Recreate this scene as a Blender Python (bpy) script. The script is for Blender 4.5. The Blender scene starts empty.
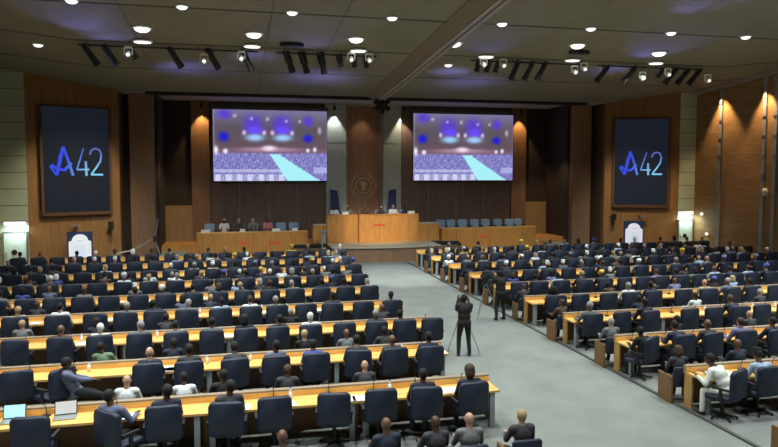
import bpy, bmesh, math, random
from mathutils import Vector, Matrix, Euler
random.seed(7)
R = math.radians
scn = bpy.context.scene
col = scn.collection
# ------------------------------------------------------------------ camera
cam = bpy.data.objects.new('camera', bpy.data.cameras.new('camera'))
col.objects.link(cam); scn.camera = cam
cam.location = (0, 0, 5.0)
cam.rotation_euler = Euler((R(90) - math.atan(42 / 660), 0, R(-13)), 'XYZ')
cam.data.sensor_width = 36; cam.data.lens = 36 * 660 / 778
cam.data.shift_y = -9.5 / 778
cam.data.clip_end = 200
# ------------------------------------------------------------------ world, exposure
w = bpy.data.worlds.new('world'); scn.world = w; w.use_nodes = True
w.node_tree.nodes['Background'].inputs[0].default_value = (0.5, 0.52, 0.5, 1)
w.node_tree.nodes['Background'].inputs[1].default_value = 0.02
scn.view_settings.view_transform = 'Standard'
scn.view_settings.look = 'None'
scn.view_settings.exposure = 0.0
scn.view_settings.gamma = 1.0
scn.view_settings.use_curve_mapping = False

# ------------------------------------------------------------------ lamps
def lamp(name, kind, loc, aim, energy, color=(1, 1, 1), size=.2, angle=90, blend=.6, spread=None):
    d = bpy.data.lights.new(name, kind); d.energy = energy; d.color = color
    if kind == 'SPOT':
        d.spot_size = R(angle); d.spot_blend = blend; d.shadow_soft_size = size
    elif kind == 'AREA':
        d.shape = 'DISK'; d.size = size
        if spread: d.spread = R(spread)
    else: d.shadow_soft_size = size
    o = bpy.data.objects.new(name, d); col.objects.link(o)
    o.location = loc
    v = Vector(aim) - Vector(loc)
    o.rotation_euler = v.to_track_quat('-Z', 'Y').to_euler()
    return o
AX = 8.15                                    # the hall's axis
def ceil_z(x, y):
    return 9.22 + .068 * max(0, 36.8 - y) + .11 * max(0, abs(x - AX) - 14)
COOL = (.93, 1, .97)
house = []                                    # downlight positions (x, y)
for x in (-4.8, -1.59, 1.85, 5.2, 9.17, 12.61, 15.92, 19.19, 22.6): house.append((x, 22.05, .12))
for x in (-7, -3.3, 0.5, 4.3, 11.9, 15.7, 19.4, 23): house.append((x, 17.2, .12))
for x in (-7, -3.3, 0.5, 4.3, 11.9, 15.7, 19.4, 23): house.append((x, 12.0, .12))
for x in (-7, -1, 5, 12, 18): house.append((x, 6.5, .12))
for x in (-7.43, 9.27): house.append((x, 28.4, .09))
BIG = [(-3.13, 24.75), (.70, 24.85), (4.47, 24.88), (8.35, 24.85) , (13.32, 24.3), (17.41, 24.88)]
for (x, y, r) in house:
    lamp('downlight_lamp', 'SPOT', (x, y, ceil_z(x, y) - .12), (x, y, 0), 1450, COOL, .12, 105, .8)
for (x, y) in BIG:
    lamp('floodlight_lamp', 'SPOT', (x, y, ceil_z(x, y) - .14), (x, y + 5, 0), 2800, COOL, .2, 110, .9)
# stage wash from the hanging spotlights (27 m from camera)
for x in (2.1, 5.3, 10.6, 13.2):
    lamp('stage_wash_lamp', 'SPOT', (x, 27.4, 9.1), (AX, 38.4, 1.9), 1500, (1, .80, .58), .15, 22, .8)
for x, ax in ((-.8, 1), (.5, 1), (14.7, 15.3), (16.1, 15.3)):
    lamp('stage_wash_lamp', 'SPOT', (x, 27.4, 9.1), (ax, 38.5, 1.2), 330, (1, .90, .60), .15, 24, .8)
for x in (4.76, 11.01): lamp('far_fill_lamp', 'SPOT', (x, 27.2, 9.3), (7.3, 31.0, 0), 2600, COOL, .15, 46, .9)  # extra spots added to brighten the far end of the aisle
for x in (-2.2, 17.4): lamp('far_fill_lamp', 'SPOT', (x, 27.2, 9.2), (x, 32.0, 0), 1800, COOL, .15, 80, .9)  # more added fill, over the far seating rows
# wall washers at the top of the timber and stone columns beside the screens
for x, c, e in ((-1.95, (1, .62, .25), 420), (5.95, (.95, .97, .9), 260), (10.38, (1, .85, .6), 330), (18.35, (1, .6, .25), 420)):
    lamp('column_washer_lamp', 'SPOT', (x, 40.72, 8.75), (x, 41.15, 5.4), e, c, .06, 70, .5)
lamp('centre_fill_lamp', 'SPOT', (7.95, 41.5, 9.0), (7.95, 42.3, 4.5), 45, (1, .80, .62), .1, 80, .8)  # added fill to lift the dim centre panel, no fitting built
lamp('centre_fill_lamp', 'SPOT', (7.95, 40.6, 8.8), (8.1, 42.2, 3.8), 45, (1, .80, .62), .1, 34, .8)  # second added fill, aimed to bring out the emblem
# washers on the right wall
for y in (32.9, 29.7): lamp('wall_washer_lamp', 'SPOT', (26.8, y, 9.6), (27.2, y - .25, 5), 900, (1, .62, .32), .1, 76, .6)
# washers on the canted piers
lamp('pier_washer_lamp', 'SPOT', (-4.6, 31.5, 9.3), (-8.2, 36.0, 2.6), 2300, (1, .80, .5), .3, 60, 1)
lamp('pier_washer_lamp', 'SPOT', (20.9, 31.5, 9.3), (24.0, 36.2, 2.6), 2000, (1, .80, .5), .3, 50, 1)
lamp('wing_lamp', 'SPOT', (-3.4, 37.6, 6.6), (-3.4, 41.0, 1.4), 260, (1, .75, .4), .2, 62, .7)
lamp('wing_lamp', 'SPOT', (19.7, 37.6, 6.6), (19.7, 41.0, 1.4), 260, (1, .75, .4), .2, 62, .7)
# door lights
lamp('door_lamp', 'AREA', (-10.35, 34.85, 2.40), (-10.35, 35.1, 1), 36, (.85, 1, .93), .7)
lamp('door_lamp', 'AREA', (26.6, 34.85, 2.40), (26.6, 35.1, 1), 36, (.85, 1, .93), .7)
# unseen blue spots, added without fittings to tint the ceiling
for a, b, e, an in (((-2.5, 30.5, 7.9), (-2.0, 31.0, 9.6), 120, 110), ((4.0, 31.5, 7.6), (4.0, 32.0, 9.6), 170, 120), ((11.5, 31.5, 7.6), (11.5, 32.0, 9.6), 130, 120), ((-5.0, 26.6, 8.6), (-5.2, 23.0, 10.2), 300, 62), ((-4.6, 27.2, 8.6), (-4.4, 26.0, 10), 110, 75), ((.6, 27.2, 8.4), (.8, 28.2, 9.7), 90, 80), ((3.2, 27.2, 8.4), (2.6, 24.4, 10), 130, 85),
                    ((10.0, 29.6, 8.3), (9.9, 29.8, 9.6), 110, 85), ((10.6, 27.0, 8.6), (9.6, 24.0, 10), 130, 75), ((17.4, 26.8, 8.6), (17.0, 23.6, 10.2), 320, 66), ((17.6, 27.4, 8.4), (17.2, 28.2, 9.7), 90, 75),
                    ((14.6, 20.6, 9.2), (14.8, 18.6, 10.4), 120, 70)):
    lamp('blue_tint_lamp', 'SPOT', a, b, e, (.25, .25, 1), .25, an, 1)

# ------------------------------------------------------------------ materials
def mat(name, c, rough=.6, metal=0, emis=None, es=1, noise=None, bump=0, spec=.5):
    m = bpy.data.materials.new(name); m.use_nodes = True
    nt = m.node_tree; b = nt.nodes['Principled BSDF']
    b.inputs['Base Color'].default_value = (*c, 1); b.inputs['Roughness'].default_value = rough
    b.inputs['Metallic'].default_value = metal
    b.inputs['Specular IOR Level'].default_value = spec
    if emis: b.inputs['Emission Color'].default_value = (*emis, 1); b.inputs['Emission Strength'].default_value = es
    if noise:
        sc, amt, stretch = noise
        tc = nt.nodes.new('ShaderNodeTexCoord'); mp = nt.nodes.new('ShaderNodeMapping'); mp.inputs['Scale'].default_value = stretch
        n = nt.nodes.new('ShaderNodeTexNoise'); n.inputs['Scale'].default_value = sc; n.inputs['Detail'].default_value = 4
        rp = nt.nodes.new('ShaderNodeValToRGB')
        rp.color_ramp.elements[0].position = .3; rp.color_ramp.elements[1].position = .7
        rp.color_ramp.elements[0].color = (*[v * (1 - amt) for v in c], 1); rp.color_ramp.elements[1].color = (*[min(1, v * (1 + amt)) for v in c], 1)
        nt.links.new(tc.outputs['Object'], mp.inputs[0]); nt.links.new(mp.outputs[0], n.inputs['Vector'])
        nt.links.new(n.outputs['Fac'], rp.inputs[0]); nt.links.new(rp.outputs[0], b.inputs['Base Color'])
        if bump:
            bp = nt.nodes.new('ShaderNodeBump'); bp.inputs['Strength'].default_value = bump
            nt.links.new(n.outputs['Fac'], bp.inputs['Height']); nt.links.new(bp.outputs[0], b.inputs['Normal'])
    return m
M = {}
M['carpet'] = mat('carpet', (.215, .232, .218), .95, noise=(1.2, .10, (1, 1, 1)), spec=.1)
M['seatcarpet'] = mat('seat_carpet', (.20, .23, .24), .95, noise=(3, .1, (1, 1, 1)), spec=.1)
M['ceil'] = mat('ceiling_plaster', (.24, .235, .185), .9, noise=(.5, .06, (1, 1, 1)), spec=.1)
M['soffit'] = mat('soffit_plaster', (.34, .34, .32), .9)
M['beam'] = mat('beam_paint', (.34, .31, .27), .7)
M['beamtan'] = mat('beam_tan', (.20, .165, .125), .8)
M['groove'] = mat('shadow_gap', (.10, .10, .09), .9)
M['slatgap'] = mat('slat_joint', (.20, .22, .17), .8)
M['wood'] = mat('warm_wood', (.32, .20, .08), .55, noise=(2.5, .22, (6, 6, .4)))
M['darkwood'] = mat('dark_wood', (.125, .080, .066), .5, noise=(2.5, .25, (5, 5, .3)))
M['brownwood'] = mat('brown_wood', (.27, .16, .095), .5, noise=(2.5, .2, (5, 5, .3)))
M['columnwood'] = mat('column_wood', (.20, .11, .055), .5, noise=(2.5, .2, (5, 5, .3)))
M['seatwood'] = mat('seat_side_wood', (.20, .105, .04), .55, noise=(2.5, .2, (5, 5, .4)))
M['deskside'] = mat('desk_side_wood', (.46, .27, .09), .5, noise=(2.5, .15, (5, 5, .4)))
M['pierwood'] = mat('pier_wood', (.27, .145, .055), .5, noise=(2.5, .2, (5, 5, .3)))
M['sidewood'] = mat('side_wood', (.33, .20, .08), .55, noise=(2, .2, (1, .5, 5)))
M['stagewood'] = mat('stage_wood', (.58, .27, .065), .5, noise=(2.5, .15, (4, 4, .5)))
M['desk'] = mat('desk_wood', (.80, .47, .14), .42, noise=(3, .15, (.7, 6, 6)))
M['ledge'] = mat('ledge_wood', (.30, .235, .17), .5, noise=(3, .15, (.7, 6, 6)))
M['panel'] = mat('desk_panel', (.22, .12, .06), .6)
M['centrewood'] = mat('centre_wood', (.42, .22, .13), .5, noise=(2.5, .2, (5, 5, .3)))
M['stone'] = mat('grey_stone', (.38, .42, .39), .6, noise=(3, .1, (1, 1, 1)))
M['slat'] = mat('green_slats', (.50, .62, .50), .7)
M['black'] = mat('matt_black', (.012, .012, .014), .6)
M['blackcloth'] = mat('black_drape', (.035, .024, .02), .9)
M['navy'] = mat('navy_fabric', (.010, .017, .038), .55, noise=(30, .15, (1, 1, 1)), spec=.5)
M['blue'] = mat('pale_blue_fabric', (.20, .32, .48), .7)
M['chrome'] = mat('grey_metal', (.4, .42, .42), .35, .7)
M['pillar'] = mat('grey_pillar', (.32, .36, .38), .5, .2)
M['paper'] = mat('paper', (.82, .84, .88), .7)
M['cream'] = mat('cream_ledge', (.50, .48, .38), .6)
M['door'] = mat('mint_door', (.62, .80, .74), .5)
M['lit'] = mat('lit_lens', (1, 1, 1), .5, emis=(1, 1, .97), es=1.6)
M['litbig'] = mat('lit_flood', (1, 1, 1), .5, emis=(1, .98, .88), es=2.4)
M['whitemetal'] = mat('white_metal', (.75, .75, .7), .5)
M['trimring'] = mat('trim_ring', (.5, .5, .46), .5)
M['bluelens'] = mat('blue_lens', (.05, .05, .3), .4, emis=(.3, .3, 1), es=2)
M['screenblack'] = mat('panel_black', (.006, .008, .012), .7, emis=(.009, .012, .019), es=1.0, spec=.1)
M['bezel'] = mat('bezel', (.10, .05, .025), .5)
M['red'] = mat('red_led', (.4, .02, .01), .5, emis=(.45, .03, .01), es=.8)
M['gold'] = mat('gold_emblem', (.62, .46, .22), .5, .0)
M['green'] = mat('emblem_green', (.10, .16, .06), .6)
M['flagblue'] = mat('flag_blue', (.11, .13, .34), .8)
M['flagwhite'] = mat('flag_white', (.6, .62, .66), .8)
M['board'] = mat('lightbox_white', (.6, .62, .68), .5, emis=(.75, .82, .95), es=.55)
M['boardblue'] = mat('lightbox_header', (.02, .035, .12), .6)
M['boardtext'] = mat('lightbox_text', (.4, .48, .6), .6, emis=(.40, .50, .66), es=.6)
M['glass'] = mat('bottle_glass', (.75, .82, .85), .2)
M['bulb'] = mat('wall_bulb', (1, 1, 1), .5, emis=(1, .95, .85), es=1.3)
M['laptop'] = mat('laptop_screen', (.4, .7, .8), .4, emis=(.35, .75, .85), es=.7)
M['grass'] = mat('pale_green_rail', (.30, .36, .28), .5)
C = lambda name, c, r=.8: M.setdefault(name, mat(name, c, r))
# clothing, skin and hair
for n, c in dict(navy_suit=(.02, .026, .05), black_suit=(.012, .012, .014), charcoal_suit=(.045, .047, .055), grey_suit=(.17, .18, .19), white_shirt=(.72, .75, .78),
                 pale_blue_shirt=(.34, .45, .62), yellow_dress=(.70, .50, .08), purple_shirt=(.20, .20, .36), brown_suit=(.10, .055, .035), blue_shirt=(.06, .09, .35),
                 beige_jacket=(.42, .33, .22), pink_dress=(.62, .20, .24), green_shirt=(.16, .24, .14), slate_shirt=(.13, .15, .24), white_suit=(.76, .78, .72)).items():
    C('cloth_' + n, c)
for n, c in dict(dark=(.085, .042, .025), brown=(.16, .08, .05), light=(.50, .30, .21)).items(): M['skin_' + n] = mat('skin_' + n, c, .5)
for n, c in dict(black=(.01, .009, .009), grey=(.32, .31, .30), brown=(.07, .04, .025), blond=(.42, .30, .16), white=(.75, .75, .74)).items(): M['hair_' + n] = mat('hair_' + n, c, .8)

# ------------------------------------------------------------------ mesh helpers
class MB:
    def __init__(s): s.bm = bmesh.new()
    def box(s, x0, x1, y0, y1, z0, z1, mi=0, rot=None):
        vs = [Vector((x, y, z)) for x in (x0, x1) for y in (y0, y1) for z in (z0, z1)]
        if rot: vs = [rot @ v for v in vs]
        v = [s.bm.verts.new(p) for p in vs]
        for f in ((0, 1, 3, 2), (4, 6, 7, 5), (0, 4, 5, 1), (2, 3, 7, 6), (0, 2, 6, 4), (1, 5, 7, 3)):
            s.bm.faces.new([v[i] for i in f]).material_index = mi
        return s
    def cone(s, a, b, r0, r1=None, n=12, mi=0, cap=True):
        a, b = Vector(a), Vector(b); r1 = r0 if r1 is None else r1
        d = (b - a).normalized(); u = d.orthogonal().normalized(); w_ = d.cross(u)
        ra = [s.bm.verts.new(a + (u * math.cos(t) + w_ * math.sin(t)) * r0) for t in [2 * math.pi * i / n for i in range(n)]]
        rb = [s.bm.verts.new(b + (u * math.cos(t) + w_ * math.sin(t)) * r1) for t in [2 * math.pi * i / n for i in range(n)]]
        for i in range(n):
            j = (i + 1) % n
            s.bm.faces.new([ra[i], ra[j], rb[j], rb[i]]).material_index = mi
        if cap:
            s.bm.faces.new(ra[::-1]).material_index = mi; s.bm.faces.new(rb).material_index = mi
        return s
    def tube(s, pts, r, n=6, mi=0):
        for a, b in zip(pts, pts[1:]): s.cone(a, b, r, r, n, mi)
        return s
    def ball(s, c, r, mat3=None, sub=2):
        r = Vector(r) if not isinstance(r, (int, float)) else Vector((r, r, r))
        m = Matrix.Translation(Vector(c)) @ (mat3.to_4x4() if mat3 else Matrix()) @ Matrix.Diagonal((*r, 1))
        bmesh.ops.create_icosphere(s.bm, subdivisions=sub, radius=1, matrix=m); return s
    def cap(s, a, b, r0, r1=None, n=10):
        r1 = r0 if r1 is None else r1
        s.cone(a, b, r0, r1, n); s.ball(a, r0, sub=2); s.ball(b, r1, sub=2); return s
    def prism(s, pts, z0, z1, mi=0):          # pts: xy outline, vertical extrusion
        lo = [s.bm.verts.new((p[0], p[1], z0)) for p in pts]; hi = [s.bm.verts.new((p[0], p[1], z1)) for p in pts]
        n = len(pts)
        for i in range(n): s.bm.faces.new([lo[i], lo[(i + 1) % n], hi[(i + 1) % n], hi[i]]).material_index = mi
        s.bm.faces.new(lo[::-1]).material_index = mi; s.bm.faces.new(hi).material_index = mi
        return s
    def slab(s, w_, z0, z1, y0, y1, r, curve=0, ins=.02, nseg=5, mi=0):   # rounded upright slab, all corners
        out = []
        for cx, cz, a0 in ((w_ / 2 - r, z1 - r, 0), (-w_ / 2 + r, z1 - r, 90), (-w_ / 2 + r * .6, z0 + r * .6, 180), (w_ / 2 - r * .6, z0 + r * .6, 270)):
            rr = r if a0 < 180 else r * .6
            for i in range(nseg + 1):
                a = R(a0 + 90 * i / nseg); out.append((cx + rr * math.cos(a), cz + rr * math.sin(a)))
            if a0 == 0:
                for k in range(1, 5): out.append((w_ / 2 - r - (w_ - 2 * r) * k / 5, z1))
            if a0 == 180:
                for k in range(1, 5): out.append((-w_ / 2 + r * .6 + (w_ - 1.2 * r) * k / 5, z0))
        cx, cz = 0, (z0 + z1) / 2; rings = []
        for y, k in ((y0, ins), (y0 + ins, 0), (y1 - ins, 0), (y1, ins)):
            fx, fz = 1 - k / (w_ / 2), 1 - k / ((z1 - z0) / 2)
            rings.append([s.bm.verts.new((x * fx, y + curve * (x * fx) ** 2, cz + (z - cz) * fz)) for x, z in out])
        n = len(out)
        for a, b in zip(rings, rings[1:]):
            for i in range(n): s.bm.faces.new([a[i], a[(i + 1) % n], b[(i + 1) % n], b[i]]).material_index = mi
        s.bm.faces.new(rings[0][::-1]).material_index = mi; s.bm.faces.new(rings[-1]).material_index = mi
        return s
    def xf(s, m): bmesh.ops.transform(s.bm, matrix=m, verts=s.bm.verts); return s
    def mesh(s, name, mats, smooth=False, bevel=0):
        if bevel: bmesh.ops.bevel(s.bm, geom=list(s.bm.edges), offset=bevel, segments=2, affect='EDGES', profile=.5)
        bmesh.ops.recalc_face_normals(s.bm, faces=s.bm.faces)
        me = bpy.data.meshes.new(name); s.bm.to_mesh(me); s.bm.free()
        for m in (mats if isinstance(mats, (list, tuple)) else [mats]): me.materials.append(m)
        if smooth: me.shade_smooth()
        return me
    def build(s, name, mats, parent=None, smooth=False, bevel=0, loc=None, rz=None):
        o = bpy.data.objects.new(name, s.mesh(name, mats, smooth, bevel)); col.objects.link(o)
        if parent: o.parent = parent
        if loc is not None: o.location = loc
        if rz is not None: o.rotation_euler.z = rz
        return o
def tag(o, label, cat, group=None, kind=None):
    o['label'] = label; o['category'] = cat
    if group: o['group'] = group
    elif 'group' in o: del o['group']
    if kind: o['kind'] = kind
    return o
def empty(name, loc=(0, 0, 0), rz=0):
    o = bpy.data.objects.new(name, None); col.objects.link(o); o.location = loc; o.rotation_euler = (0, 0, rz)
    o.empty_display_size = .1
    return o
KIDS = {}
def kids(o):
    return KIDS.setdefault(o.name, list(o.children)) 
def copy_tree(o, parent=None):
    c = o.copy(); col.objects.link(c)
    if parent: c.parent = parent
    for ch in kids(o): copy_tree(ch, c)
    return c
def struct(name, mb, m, smooth=False, label=None):
    o = mb.build(name, m, smooth=smooth); o['kind'] = 'structure'
    if label: o['label'] = label
    return o
def remesh(mb, name, voxel, smooth, m):
    me = mb.mesh(name + '_raw', []); o = bpy.data.objects.new('tmp', me); col.objects.link(o)
    md = o.modifiers.new('r', 'REMESH'); md.mode = 'VOXEL'; md.voxel_size = voxel
    sm = o.modifiers.new('s', 'SMOOTH'); sm.factor = .5; sm.iterations = smooth
    dg = bpy.context.evaluated_depsgraph_get(); dg.update()
    out = bpy.data.meshes.new_from_object(o.evaluated_get(dg)); out.name = name
    bpy.data.objects.remove(o); bpy.data.meshes.remove(me)
    out.materials.clear(); out.materials.append(m); out.shade_smooth()
    return out
ORD = ['zeroth', 'first', 'second', 'third', 'fourth', 'fifth', 'sixth', 'seventh', 'eighth', 'ninth', 'tenth', 'eleventh', 'twelfth', 'thirteenth', 'fourteenth', 'fifteenth',
       'sixteenth', 'seventeenth', 'eighteenth', 'nineteenth', 'twentieth', 'twenty-first', 'twenty-second', 'twenty-third', 'twenty-fourth', 'twenty-fifth']

# ------------------------------------------------------------------ the hall
struct('floor', MB().box(-12, 28.5, -2, 44, -.2, 0), M['carpet'])
mb = MB(); bm = mb.bm
xs = [-12, -5.85, 6.9, AX, 9.4, 22.15, 28.5]; ys = [-2, 36.8, 44]
gv = [[bm.verts.new((x, y, ceil_z(x, y))) for x in xs] for y in ys]
for j in range(2):
    for i in range(len(xs) - 1): bm.faces.new([gv[j][i], gv[j][i + 1], gv[j + 1][i + 1], gv[j + 1][i]]).material_index = j
top = bmesh.ops.extrude_face_region(bm, geom=list(bm.faces))
bmesh.ops.translate(bm, vec=(0, 0, .3), verts=[v for v in top['geom'] if isinstance(v, bmesh.types.BMVert)])
struct('ceiling', mb, [M['ceil'], M['soffit']])
def ceil_strip(name, y, dy, dz, m, x0=-11, x1=27.2):
    mb = MB(); pts = [x0, -5.85, 22.15, x1] if x0 < -5.85 else [x0, x1]
    for a, b in zip(pts, pts[1:]):
        v = [mb.bm.verts.new((x, yy, ceil_z(x, yy) + zz)) for x in (a, b) for yy in (y - dy, y + dy) for zz in (-dz, .02)]
        for f in ((0, 1, 3, 2), (4, 6, 7, 5), (0, 4, 5, 1), (2, 3, 7, 6), (0, 2, 6, 4), (1, 5, 7, 3)): mb.bm.faces.new([v[i] for i in f])
    return struct(name, mb, m)
ceil_strip('trim_1', 22.25, .035, .02, M['groove']); ceil_strip('trim_2', 26.8, .03, .02, M['groove'])
ceil_strip('trim_3', 31.3, .03, .015, M['groove']); ceil_strip('trim_4', 17.7, .035, .02, M['groove'])
ceil_strip('trim_5', 37.0, .20, .16, M['black'], -4.6, 20.9)
# thin lengthwise joints
mb = MB()
for x in (-3.5, 1.2, 3.6, 11.6, 15.2, 18.6):
    v = []
    for yy in (14, 36.6):
        for xx in (x - .012, x + .012): v.append(mb.bm.verts.new((xx, yy, ceil_z(xx, yy) - .012)))
    mb.bm.faces.new([v[0], v[1], v[3], v[2]])
bmesh.ops.solidify(mb.bm, geom=list(mb.bm.faces), thickness=.02)
struct('trim_6', mb, M['groove'])
# lengthwise beam down the axis
mb = MB()
def beam(mb, xa, xb, drop_a, drop_b, y0, y1):
    vs = []
    for y in (y0, y1):
        c0 = ceil_z(AX, y)
        vs += [mb.bm.verts.new(p) for p in ((xa, y, c0 + .05), (xa, y, c0 - drop_a), (xb, y, c0 - drop_b), (xb, y, c0 + .05))]
    for f in ((0, 1, 2, 3), (7, 6, 5, 4), (0, 4, 5, 1), (1, 5, 6, 2), (2, 6, 7, 3)): mb.bm.faces.new([vs[i] for i in f])
beam(mb, 7.72, 8.12, .30, .30, 8, 36.6)
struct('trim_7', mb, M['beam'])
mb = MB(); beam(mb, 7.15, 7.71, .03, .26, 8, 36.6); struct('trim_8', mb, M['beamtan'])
mb = MB(); beam(mb, 7.90, 7.95, .32, .32, 8, 36.5); struct('trim_9', mb, M['groove'])

# walls of the audience hall
struct('wall_left', MB().box(-11.6, -11.3, -2, 35.6, 0, 12), M['sidewood'])
struct('wall_rear', MB().box(-11.6, 27.9, -2.3, -2, 0, 13), M['sidewood'])
mb = MB().box(27.3, 27.6, -2, 35.6, 0, 12)
struct('wall_right', mb, M['sidewood'])
mb = MB()
vs = [mb.bm.verts.new((x, y, ceil_z(27.2, y) - dz)) for y in (18, 35.2) for (x, dz) in ((27.05, .02), (27.3, .02), (27.3, .22), (27.05, .16))]
for f in ((0, 1, 2, 3), (7, 6, 5, 4), (0, 4, 5, 1), (1, 5, 6, 2), (2, 6, 7, 3), (3, 7, 4, 0)): mb.bm.faces.new([vs[i] for i in f])
struct('trim_14', mb, M['beam'])
def slat_wall(name, x0, x1):
    mb = MB().box(x0, x1, 35.19, 35.6, 0, 11.5, 1)
    for k in range(14): mb.box(x0, x1, 35.16, 35.2, .2 + k * .8, .2 + k * .8 + .765, 0)
    return mb
struct('wall_front_left', slat_wall('a', -11.3, -9.9), [M['slat'], M['slatgap']]); struct('wall_front_right', slat_wall('b', 26.2, 27.3), [M['slat'], M['slatgap']])
# canted piers with the portrait screens
def pier(sx):      # sx=-1 left, +1 right
    m = lambda dx: AX + sx * dx
    pts = [(m(18.05), 35.2), (m(14.13), 37.0), (m(14.13), 37.35), (m(18.05), 37.35)]
    return pts
struct('wall_pier_left', MB().prism(pier(-1), 0, 11), M['pierwood']); struct('wall_pier_right', MB().prism(pier(1), 0, 11), M['pierwood'])
for sx, nm in ((-1, 'left'), (1, 'right')):
    m = lambda a, b: (min(AX + sx * a, AX + sx * b), max(AX + sx * a, AX + sx * b))
    a, b = m(14.13, 13.75); struct('wall_recess_' + nm, MB().box(a, b, 38.6, 39.0, 0, 10), M['blackcloth'])
    a, b = m(13.75, 12.5); struct('wall_wing_' + nm, MB().box(a, b, 38.0, 38.4, 0, 10), M['brownwood'])
    a, b = m(14.8, 14.13); struct('wall_return_' + nm, MB().box(a, b, 37.3, 39.0, 0, 10), M['darkwood'])
    a, b = m(12.55, 12.3); struct('wall_cheek_' + nm, MB().box(a, b, 38.4, 41.5, 0, 10), M['blackcloth'])
    a, b = m(12.5, 10.75); struct('wall_opening_' + nm, MB().box(a, b, 41.3, 41.6, 3.0, 10), M['blackcloth'])
    struct('wall_opening_base_' + nm, MB().box(a, b, 41.2, 41.6, 0, 3.0), M['wood'])
    a, b = m(10.75, 9.72); struct('wall_column_' + nm, MB().box(a, b, 41.1, 41.6, 0, 10), M['columnwood'])
    a, b = (m(9.72, 0)[0], 5.45) if sx < 0 else (10.25, m(9.72, 0)[1])
    mb = MB().box(a, b, 41.3, 41.6, 0, 10)
    struct('wall_stage_' + nm, mb, M['darkwood'])
    mb = MB()
    for f in (.25, .5, .75):
        x = a + (b - a) * f; mb.box(x - .02, x + .02, 41.28, 41.3, 1, 9.1)
    struct('trim_1%d' % (0 if sx < 0 else 1), mb, M['brownwood'])
    # grey stone columns in blocks
    a, b = (5.45, 6.72) if sx < 0 else (9.1, 10.25); mb = MB()
    for k in range(6): mb.box(a, b, 41.0, 42.9, .02 + k * 1.7, k * 1.7 + 1.66)
    mb.box(a + .03, b - .03, 41.05, 42.9, 0, 10)
    struct('wall_pillar_' + nm, mb, M['stone'])
mb = MB().box(AX - 1.4, AX + 1.4, 42.3, 42.6, 0, 10)
for k in range(3): mb.box(AX - .92 + k * .62, AX - .9 + k * .62 + .56, 42.27, 42.3, 1, 9.3)
struct('wall_centre', mb, M['centrewood'])
struct('wall_behind_stage', MB().box(-12, 28.5, 43.2, 43.5, 0, 11), M['blackcloth'])

# doors
for i, (x0, x1) in enumerate(((-10.95, -9.98), (26.2, 27.1))):
    d = struct('door_%d' % (i + 1), MB().box(x0, x1, 35.02, 35.1, 0, 2.05), M['door'])
    MB().box(x0 - .06, x0, 35.0, 35.16, 0, 2.12).box(x1, x1 + .06, 35.0, 35.16, 0, 2.12).box(x0, x1, 35.0, 35.16, 2.05, 2.12).build('door_frame', M['chrome'], d)
    cx = (x0 + x1) / 2 - .05
    MB().cone((cx, 34.99, 1.12), (cx, 35.02, 1.12), .13, .13, 16).build('porthole', M['black'], d)
    MB().box(x0 + .08, x0 + .12, 34.96, 35.02, .95, 1.15).build('door_handle', M['chrome'], d)
    t = empty('door_light', ((x0 + x1) / 2, 35.05, 2.5))
    MB().box(-.5, .5, -.06, .1, .1, .16).build('housing', M['chrome'], t); MB().box(-.45, .45, -.1, .08, -.06, .1).build('diffuser', M['bulb'], t)
    tag(t, 'long white light fitting above the pale %s door' % ('left', 'right')[i], 'light')

# ------------------------------------------------------------------ right wall fittings
for i, y in enumerate((33.0, 29.75, 29.0)):
    t = empty('wall_column_light', (27.27, y, 0))
    MB().box(-.06, .02, -.11, .11, 0, 10).build('mast', M['pillar'], t)
    for k in range(9): MB().box(-.09, -.062, -.13, .13, .9 + k, .98 + k).build('bracket', M['chrome'], t)
    MB().cone((-.14, 0, 9.75), (-.14, 0, 9.9), .05, .06, 12).build('lamp_head', M['chrome'], t)
    tag(t, 'grey vertical light strip on the right wall, ' + ('nearest the right door', 'middle of three', 'closest to the picture edge')[i], 'wall light')
t = empty('wall_speaker', (27.2, 29.4, 3.94)); MB().ball((-.1, 0, 0), (.13, .2, .22)).build('body', M['whitemetal'], t, True)
MB().cone((-.1, 0, -.02), (.1, 0, -.02), .05).build('bracket', M['chrome'], t)
tag(t, 'round white wall speaker on the right wall between vertical strips', 'speaker')
for (y, z, s) in ((34.34, 2.48, 'upper'), (33.85, 1.32, 'lower')):
    t = empty('wall_lamp', (27.28, y, z)); MB().box(-.03, .01, -.09, .09, -.09, .09).build('plate', M['chrome'], t)
    MB().ball((-.08, 0, 0), .085).build('bulb', M['bulb'], t, True); tag(t, 'small %s round lamp glowing beside the right door' % s, 'wall lamp')

# ------------------------------------------------------------------ portrait screens with A42
def glow_attr(name, strength):
    m = bpy.data.materials.new(name); m.use_nodes = True; nt = m.node_tree; b = nt.nodes['Principled BSDF']
    a = nt.nodes.new('ShaderNodeVertexColor'); a.layer_name = 'pix'
    b.inputs['Base Color'].default_value = (.01, .01, .01, 1); b.inputs['Roughness'].default_value = .5
    nt.links.new(a.outputs[0], b.inputs['Emission Color']); b.inputs['Emission Strength'].default_value = strength
    return m
M['sign'] = glow_attr('logo_glow', 1.0); M['feed'] = glow_attr('screen_feed', 1.0)
STROKES = [[(50, 262), (72, 290), (112, 352)], [(112, 352), (148, 215), (180, 78)], [(180, 78), (212, 165), (245, 270), (270, 355)], [(62, 250), (120, 292), (190, 300), (258, 232)],
           [(150, 150), (118, 300)], [(378, 90), (345, 190), (308, 296)], [(308, 296), (432, 296)], [(398, 215), (402, 358)],
           [(440, 150), (455, 110), (492, 88), (535, 100), (558, 145), (545, 215), (500, 280), (448, 346)], [(448, 346), (570, 346)]]
WID = [13, 17, 15, 16, 12, 8, 10, 13, 10, 11]
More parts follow.
